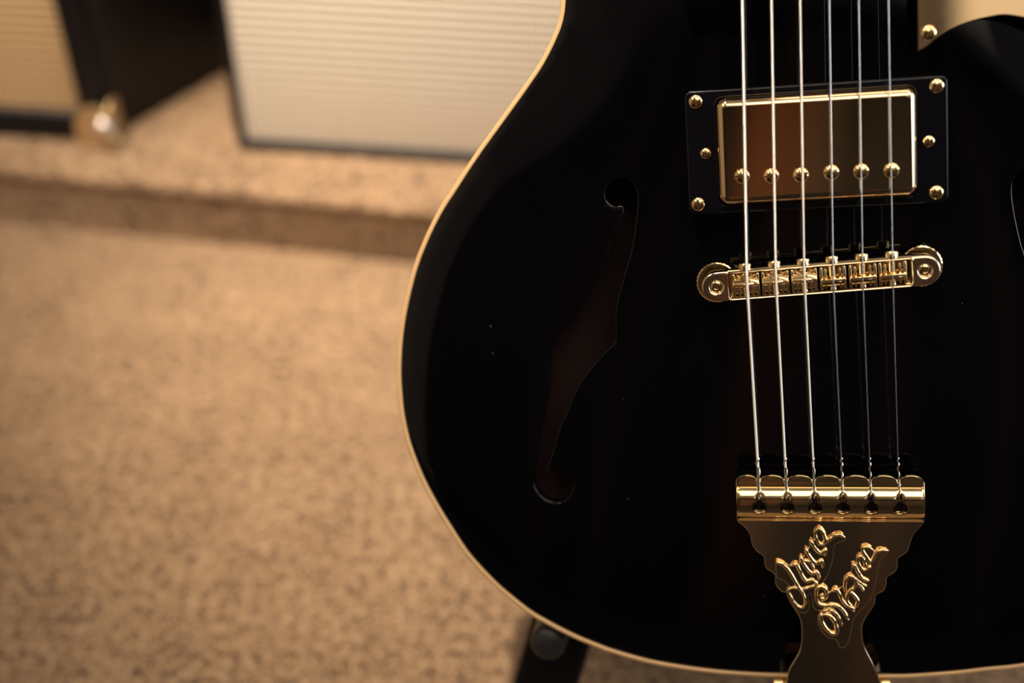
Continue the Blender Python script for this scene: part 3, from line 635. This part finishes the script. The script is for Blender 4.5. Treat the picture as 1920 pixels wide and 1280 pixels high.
# retaining wire along the neck side
wy = 5.2
gob(MB().tube([(*brl(-32.5, wy - 1.2), W_BR - 0.3), (*brl(-31.8, wy), W_BR - 0.5), (*brl(0, wy), W_BR - 0.7), (*brl(31.8, wy), W_BR - 0.5), (*brl(32.5, wy - 1.2), W_BR - 0.3)], 0.55, 8), 'retaining_wire', M['gold'], br)
STRW = [1.17, 0.94, 0.70, 0.46, 0.36, 0.28]
STRR = [0.62, 0.52, 0.42, 0.30, 0.235, 0.20]
for i in range(6):
    u = SADX[i][0]; lx = u - bc[0]; back = i < 3
    wd = 4.55 if i not in (2, 3) else 4.3
    rid = 0.6 if back else -1.0
    o_y = -0.1
    # saddle block: low body, ridge the string crosses, one vertical and one sloping face
    if back: P = [(-4.0, -5.6), (4.0, -5.6), (4.0, -1.2), (2.6, 0.2), (rid, 1.9), (rid - 0.9, 1.9), (rid - 1.6, -0.6), (rid - 1.7, -4.2), (-4.0, -4.4)]
    else:    P = [(-4.0, -5.6), (4.0, -5.6), (4.0, -4.4), (1.3, -4.2), (rid + 1.4, -0.4), (rid + 0.9, 1.9), (rid, 1.9), (-2.6, 0.1), (-3.2, -1.6), (-4.0, -3.6)]
    sb_ = MB(); n = len(P)
    V = []
    for hx in (-wd, wd):
        for y, z in P: V.append((*brl(lx + hx, o_y + y), W_BR + z))
    sb_.add(V, [tuple(range(n)), tuple(reversed(range(n, 2 * n)))] + [(k, (k + 1) % n, n + (k + 1) % n, n + k) for k in range(n)])
    so = gob(sb_, 'saddle', M['gold'], br, 20)
    me = so.data; bm = bmesh.new(); bm.from_mesh(me); bmesh.ops.bevel(bm, geom=list(bm.edges), offset=0.00022, segments=2, affect='EDGES'); bm.to_mesh(me); bm.free()
    # cheeks and the threaded end of the adjusting screw
    ck = MB()
    for s in (-1, 1):
        ck.box(lx + s * (wd - 0.25) - 0.45, lx + s * (wd - 0.25) + 0.45, -4.0, 4.0, -3.5, 0.45, 0.2)
    ck.box(lx - 2.9, lx - 2.2, -3.9, 3.4, -3.0, 0.1, 0.15).box(lx + 2.2, lx + 2.9, -3.9, 3.4, -3.0, 0.1, 0.15)
    ck.V = [(*brl(x, y), W_BR + z) for x, y, z in ck.V]
    gob(ck, 'saddle_cheek', M['gold'], so, 30)
    sc_ = MB().lathe([(1.3, -4.5), (1.3, 4.0), (0.9, 4.1), (0.9, 5.0), (2.45, 5.2), (2.5, 7.3), (2.2, 7.7), (0.5, 7.7), (0.5, 7.3), (0, 7.3)], 22, axis='y')
    sc_.V = [(*brl(lx + x, y), W_BR - 1.7 + z) for x, y, z in sc_.V]
    gob(sc_, 'saddle_screw', M['gold'], so, 40)

# ---- tailpiece
tp = empty('tailpiece'); tp.parent = G; tp['label'] = 'gold trapeze tailpiece with raised script lettering'
def wp(v): return 12 + (v + 169) * 4.5 / 70.0
TPL2 = [(-33.9, -95.5)] + TPL[:-1] + [(-18.0, -170.5)]; TPR2 = [(34.2, -97.0)] + TPR[:-1] + [(19.8, -170.5)]
pl = smooth_loop(TPL2, 3, False) + smooth_loop(TPR2[::-1], 3, False)
mb = slab(pl, [], lambda x, y, d: (x, y, wp(y) - d), 2.0, 0.45, 5.0, seg=3)
gob(mb, 'plate', M['goldp'], tp, 40)
# strap down over the rim of the body and its hinge ends
gob(MB().box(-19.5, 19.5, -171.8, -169.8, -30, 11.6, 0.5), 'end_strap', M['goldp'], tp, 40)
for s in (-1, 1):
    hb = MB().lathe([(0, -1.9), (1.3, -1.9), (1.7, -1.5), (1.7, 1.5), (1.3, 1.9), (0, 1.9)], 20, (0.2 + s * 20.6, -170.6, 0.9), axis='x')
    hb.lathe([(0, -1.3), (1.9, -1.3), (1.9, 1.3), (0, 1.3)], 20, (0.2 + s * 20.6, -172.2, -2.2), axis='z')
    gob(hb, 'hinge_knuckle', M['gold'], tp, 40)
# rolled string bar: cross-section (v, w) by arc length
TILT = -1.5 / 68.0
sec = [(-79.6, 21.6), (-81.5, 21.6), (-83.3, 21.55)]
c0, r0 = (-90.0, 17.0), 7.6
A0 = math.atan2(21.9 - c0[1], -83.4 - c0[0])
sec += [(-84.0, 22.1)]
for k in range(0, 15):
    a = rad(40) + rad(132) * k / 14; sec.append((c0[0] + r0 * math.cos(a), c0[1] + 0.82 * r0 * math.sin(a)))
sec += [(-97.9, 17.3), (-98.9, 17.1)]
sl_ = [0.0]
for a, b in zip(sec, sec[1:]): sl_.append(sl_[-1] + math.hypot(b[0] - a[0], b[1] - a[1]))
SEC = np.array(sec); SLN = np.array(sl_); ST = SLN[-1]
def bar_map(x, y, d):
    s = min(max(-y, 0), ST); v = np.interp(s, SLN, SEC[:, 0]); w = np.interp(s, SLN, SEC[:, 1])
    v1 = np.interp(min(s + .3, ST), SLN, SEC[:, 0]) - np.interp(max(s - .3, 0), SLN, SEC[:, 0]); w1 = np.interp(min(s + .3, ST), SLN, SEC[:, 1]) - np.interp(max(s - .3, 0), SLN, SEC[:, 1])
    n = math.hypot(v1, w1); nv, nw = w1 / n, -v1 / n
    if nw < 0 and abs(v1) > 1e-6 and v1 < 0: nv, nw = -nv, -nw
    ex = max(0.0, y)
    return (x, float(v) + ex + x * TILT - nv * d, float(w) - nw * d)
XL, XR = -33.7, 34.1
key_u = [p[0] for p in KEY]
cuts = [XL] + [p[0] for p in STRE] + [XR]
outl = []
for a, b in zip(cuts, cuts[1:]):
    n = 10
    for k in range(n):
        t = math.pi * (1 - k / n); outl.append(((a + b) / 2 + (b - a) / 2 * math.cos(t), -3.1 + 3.0 * math.sin(t) ** 0.8))
outl += [(XR, -3.1)] + [(XR, -s) for s in np.linspace(5, ST, 8)] + [(XL, -s) for s in np.linspace(ST, 5, 8)]
s_key = float(np.interp(92.0, -SEC[:, 0], SLN)); s_slot = float(np.interp(86.8, -SEC[:, 0], SLN))
holes = []
for u in key_u:
    h = []; r = 2.5; hw = 0.78; a0 = math.asin(hw / r)
    for k in range(19):
        a = math.pi / 2 + a0 + (2 * math.pi - 2 * a0) * k / 18; h.append((u + r * math.cos(a), -s_key + r * 0.95 * math.sin(a)))
    for k in range(7):
        a = math.pi * k / 6; h.append((u + hw * math.cos(a), -s_slot + hw * math.sin(a)))
    holes.append(h)
mb = slab(outl, holes, bar_map, 1.6, 0.3, 0.9, seg=2)
bo = weld(gob(mb, 'string_bar', M['gold'], tp, None)); bo.data.set_sharp_from_angle(angle=rad(42))
gob(MB().box(XL + 0.8, XR - 0.8, -97.0, -84.2, 11.5, 12.5, 0.2), 'bar_dark_fill', M['plastic'], tp, None)  # black sheet added to make the inside behind the keyholes dark
for s, X in ((-1, XL + 0.1), (1, XR - 0.1)):
    mb = MB()
    P = [(X, v + X * TILT, w - 0.3) for v, w in sec[3:]] + [(X, -98.5 + X * TILT, 12.0), (X, -83.5 + X * TILT, 12.0)]
    n = len(P); mb.add(P + [(p[0] - s * 0.9, p[1], p[2]) for p in P], [tuple(range(n)), tuple(reversed(range(n, 2 * n)))] + [(k, (k + 1) % n, n + (k + 1) % n, n + k) for k in range(n)])
    gob(mb, 'bar_end', M['gold'], tp, 30)
# low backing behind the script, then the raised letters
bk = smooth_loop(BACK, 2)
mb = slab(bk, [], lambda x, y, d: (x, y, wp(y) + 0.75 - d), 0.9, 0.3, seg=3)
gob(mb, 'emblem_backing', M['goldp'], tp, 50)
def strokes(keys, name):
    mb = MB()
    for k in keys:
        P = smooth_loop(LET[k], 6, False); n = len(P)
        R = []
        for i in range(n):
            t = i / (n - 1); e = min(1, 0.55 + 4 * t, 0.55 + 4 * (1 - t)); R.append(1.22 * LRAD.get(k, 0.62) * e)
        if k == 'J': R = [0.74 * (1.25 - 0.5 * min(1, abs(i / n - 0.10) * 4)) for i in range(n)]
        mb.tube([(x, y, wp(y) + 1.0 + 0.12 * math.sin(i * 0.7)) for i, (x, y) in enumerate(P)], R, 10)
        for q, r_ in ((P[0], R[0]), (P[-1], R[-1])):
            mb.lathe([(0, r_)] + [(r_ * math.sin(a), r_ * math.cos(a)) for a in [math.pi * j / 6 for j in range(1, 6)]] + [(0, -r_)], 10, (q[0], q[1], wp(q[1]) + 1.0))
    return gob(mb, name, M['gold'], tp, 70)
LRAD = dict(J=0.7, O=0.75, O2=0.55, curl=0.62, i3=0.5, n1=0.5, n3=0.55, i2=0.5, i4=0.5, v4=0.45, e2=0.5, v2=0.5, v3=0.5)
strokes(['J', 'u1', 'u2', 'n1', 'n2', 'n3', 'i1', 'i2', 'i3', 'i4', 'o', 'r'], 'script_lettering')
strokes(['curl', 'O', 'O2', 'l', 'i5', 'i6', 'v', 'v2', 'v3', 'v4', 'e', 'e2', 'r2'], 'script_lettering')

# ---- strings
for i in range(6):
    (tu, tv), (su, sv), (eu, ev) = STRT[i], STRB[i], STRE[i]
    r = STRR[i]; sw = W_BR + 1.9 + r
    tw = sw - tv * SLOPE
    nu = -1.0 + (i - 2.5) * 7.1
    ball = KEY[i]
    P = [(nu, 625, sw - 625 * SLOPE)] + [(su + (tu - su) * (k / 6), sv + (tv - sv) * (k / 6), sw + (tw - sw) * k / 6) for k in range(6, 0, -1)]
    P += [(su, sv + 0.6, sw), (su, sv - 0.6, sw - 0.05), (eu, ev, 22.9 + r * .3), (eu + (ball[0] - eu) * .5, -82.5, 22.5), (ball[0], -85.5, 22.6), (ball[0], -87.2, 22.0), (ball[0], -88.6, 20.2), (ball[0], -89.2, 18.2)]
    mat = M['nickel'] if i < 3 else M['steel']
    sm_ = MB()
    if i < 3:      # the fine wrap wire of the wound strings is modelled along the stretch in front of the body
        pitch = (0.36, 0.32, 0.28)[i]
        def wound(a, b):
            a, b = Vector(a), Vector(b); n = int((b - a).length / pitch * 5)
            return [a + (b - a) * (k / n) for k in range(n + 1)]
        pts = [Vector(P[0]), Vector(P[0]) * 0.25 + Vector(P[1]) * 0.75] + wound(Vector(P[0]) * 0.25 + Vector(P[1]) * 0.75, P[1])[1:] + wound(P[1], P[6])[1:] + wound(P[6], P[7])[1:] + wound(P[7], P[8])[1:] + wound(P[8], P[9])[1:] + [Vector(p) for p in P[10:]]
        ends = (2, len(pts) - len(P[10:]))
        sm_.tube(pts, [r * (1 + (0.09 * math.sin(2 * math.pi * k / 5 + 0.3) if ends[0] < k < ends[1] else 0)) for k in range(len(pts))], 12)
    else: sm_.tube(P, r, 12)
    so = gob(sm_, 'string', mat, None, 80)
    if i < 3: so['label'] = 'wound nickel string'
    else: so['label'] = 'thin plain steel string'
    # wrapped end in front of the bar
    H = []
    st, en = (ev + 3.5, 22.9 + r * .3 + 0.55), None
    path = [Vector((eu - (eu - su) * 0.05, ev + 3.6, 23.5 + r * .3)), Vector((eu, ev, 22.9 + r * .3)), Vector((eu + (ball[0] - eu) * .5, -82.5, 22.5)), Vector((ball[0], -85.5, 22.6)), Vector((ball[0], -87.0, 22.1))]
    sm = smooth_loop([tuple(p) for p in path], 16, False)
    turns = 5.5 if i > 2 else 3.2; rr = r * 0.75 + (0.16 if i > 2 else 0.1)
    wr = r * 0.62 + (0.10 if i > 2 else 0.0)
    for k, p in enumerate(sm):
        a = turns * 2 * math.pi * k / len(sm); H.append((p[0] + rr * math.cos(a), p[1], p[2] + rr * math.sin(a)))
    gob(MB().tube(H, wr, 8), 'string_wrap', mat, so, 60)
    bm_ = M['purple'] if i in (0, 2, 4) else M['brass']
    gob(MB().lathe([(0.6, -1.3), (1.5, -1.3), (1.9, -0.7), (1.9, 0.7), (1.5, 1.3), (0.6, 1.3)], 18, (ball[0], -89.3, 17.4), axis='x'), 'ball_end', bm_, so)

# ---- pickguard beside the strings, with its screw
gp = smooth_loop(GUARD[1:], 3, False) + [(80, 76), (92, 86), (97, 104), (92, 124), (78, 142), (52, 158), (34.6, 160)]
GT = 0.045
mb = slab(gp, [], lambda x, y, d: (x, y, 19.5 - (y - 70) * GT - d), 2.2, 0.35, 6.0, seg=2)
go = gob(mb, 'pickguard', M['goldm'], None, 40); tagit(go, 'mirror-bright gold pickguard')
screw_head(GSCR[0][0], GSCR[0][1], 19.4, 2.7, go, 'pickguard_screw', 58)

# ------------------------------------------------------------------ guitar stand
S = empty('guitar_stand'); tagit(S, 'black tube guitar stand with rubber tipped arm under the guitar', 'stand')
base_pt = gw(0, -300, -60); S.location = (base_pt.x, base_pt.y, 0)
Minv = S.matrix_basis.inverted() if False else Matrix.Translation(-Vector(S.location))
def sob(mb, name, mat, parent=None, ang=40):
    if parent is None or parent is S: mb.V = [tuple(Minv @ Vector(v)) for v in mb.V]
    else: mb.V = [tuple(Minv @ Vector(v)) for v in mb.V]
    return mb.build(name, mat, parent or S, ang)
def bar(a, b, wx, wy, ref):
    a, b, ref = Vector(a), Vector(b), Vector(ref); t = (b - a).normalized(); x = (ref - t * ref.dot(t)).normalized(); y = t.cross(x)
    m4 = Matrix(((x.x, y.x, t.x, a.x), (x.y, y.y, t.y, a.y), (x.z, y.z, t.z, a.z), (0, 0, 0, 1)))
    return MB().box(-wx / 2, wx / 2, -wy / 2, wy / 2, 0, (b - a).length, min(wx, wy) * 0.22, m4)
nrm = (gw(0, 0, 1) - gw(0, 0, 0)).normalized()
apex = gw(0, 90, -75)
for s in (-1, 1):
    p1 = gw(s * 114.2, -172, -62); p2 = gw(s * 122.6, -197, -62)
    d = (p2 - p1).normalized(); up = p1 - d * 0.26; k = (0.012 - p1.z) / d.z; ft = p1 + d * k
    u_dir = (gw(1, 0, 0) - gw(0, 0, 0)).normalized()
    lg = sob(bar(up, ft, 0.0285, 0.014, u_dir), 'leg', M['blackpaint'])
    sob(MB().tube([ft - d * 0.03, ft - d * 0.001], 0.017, 14), 'rubber_foot', M['rubber'], lg)
    tip = gw(*( (CAP[0][0], CAP[0][1], -6) if s < 0 else (-CAP[0][0], CAP[0][1] - 1.2, -6)))
    tail = tip - nrm * 0.066
    arm = sob(MB().tube([tail, tip - nrm * 0.012], 0.0070, 20), 'cradle_arm', M['blackpaint'])
    r_ = 0.0074
    m4 = Matrix.Translation(tip) @ nrm.to_track_quat('Z', 'Y').to_matrix().to_4x4()
    capm = MB().lathe([(r_, -0.030), (r_, -0.0030)] + [(r_ * math.cos(a), -0.0030 + 0.0036 * math.sin(a)) for a in [math.pi / 2 * k / 7 for k in range(1, 7)]] + [(0, 0.0006)], 32, M4=m4)
    tagit(sob(capm, 'rubber_cap', M['rubber'], arm), 'domed grey rubber end cap')
    sob(bar(up, apex, 0.022, 0.014, u_dir), 'upright', M['blackpaint'])
sob(bar(gw(-110, -120, -66), gw(110, -120, -66), 0.014, 0.014, nrm), 'cross_bar', M['blackpaint'])
rf = Vector((apex.x + 0.02, apex.y + 0.16, 0.010))
rl = sob(bar(apex, rf, 0.020, 0.014, (1, 0, 0)), 'rear_leg', M['blackpaint'])
sob(MB().tube([rf + (apex - rf).normalized() * 0.03, rf], 0.013, 14), 'rubber_foot', M['rubber'], rl)
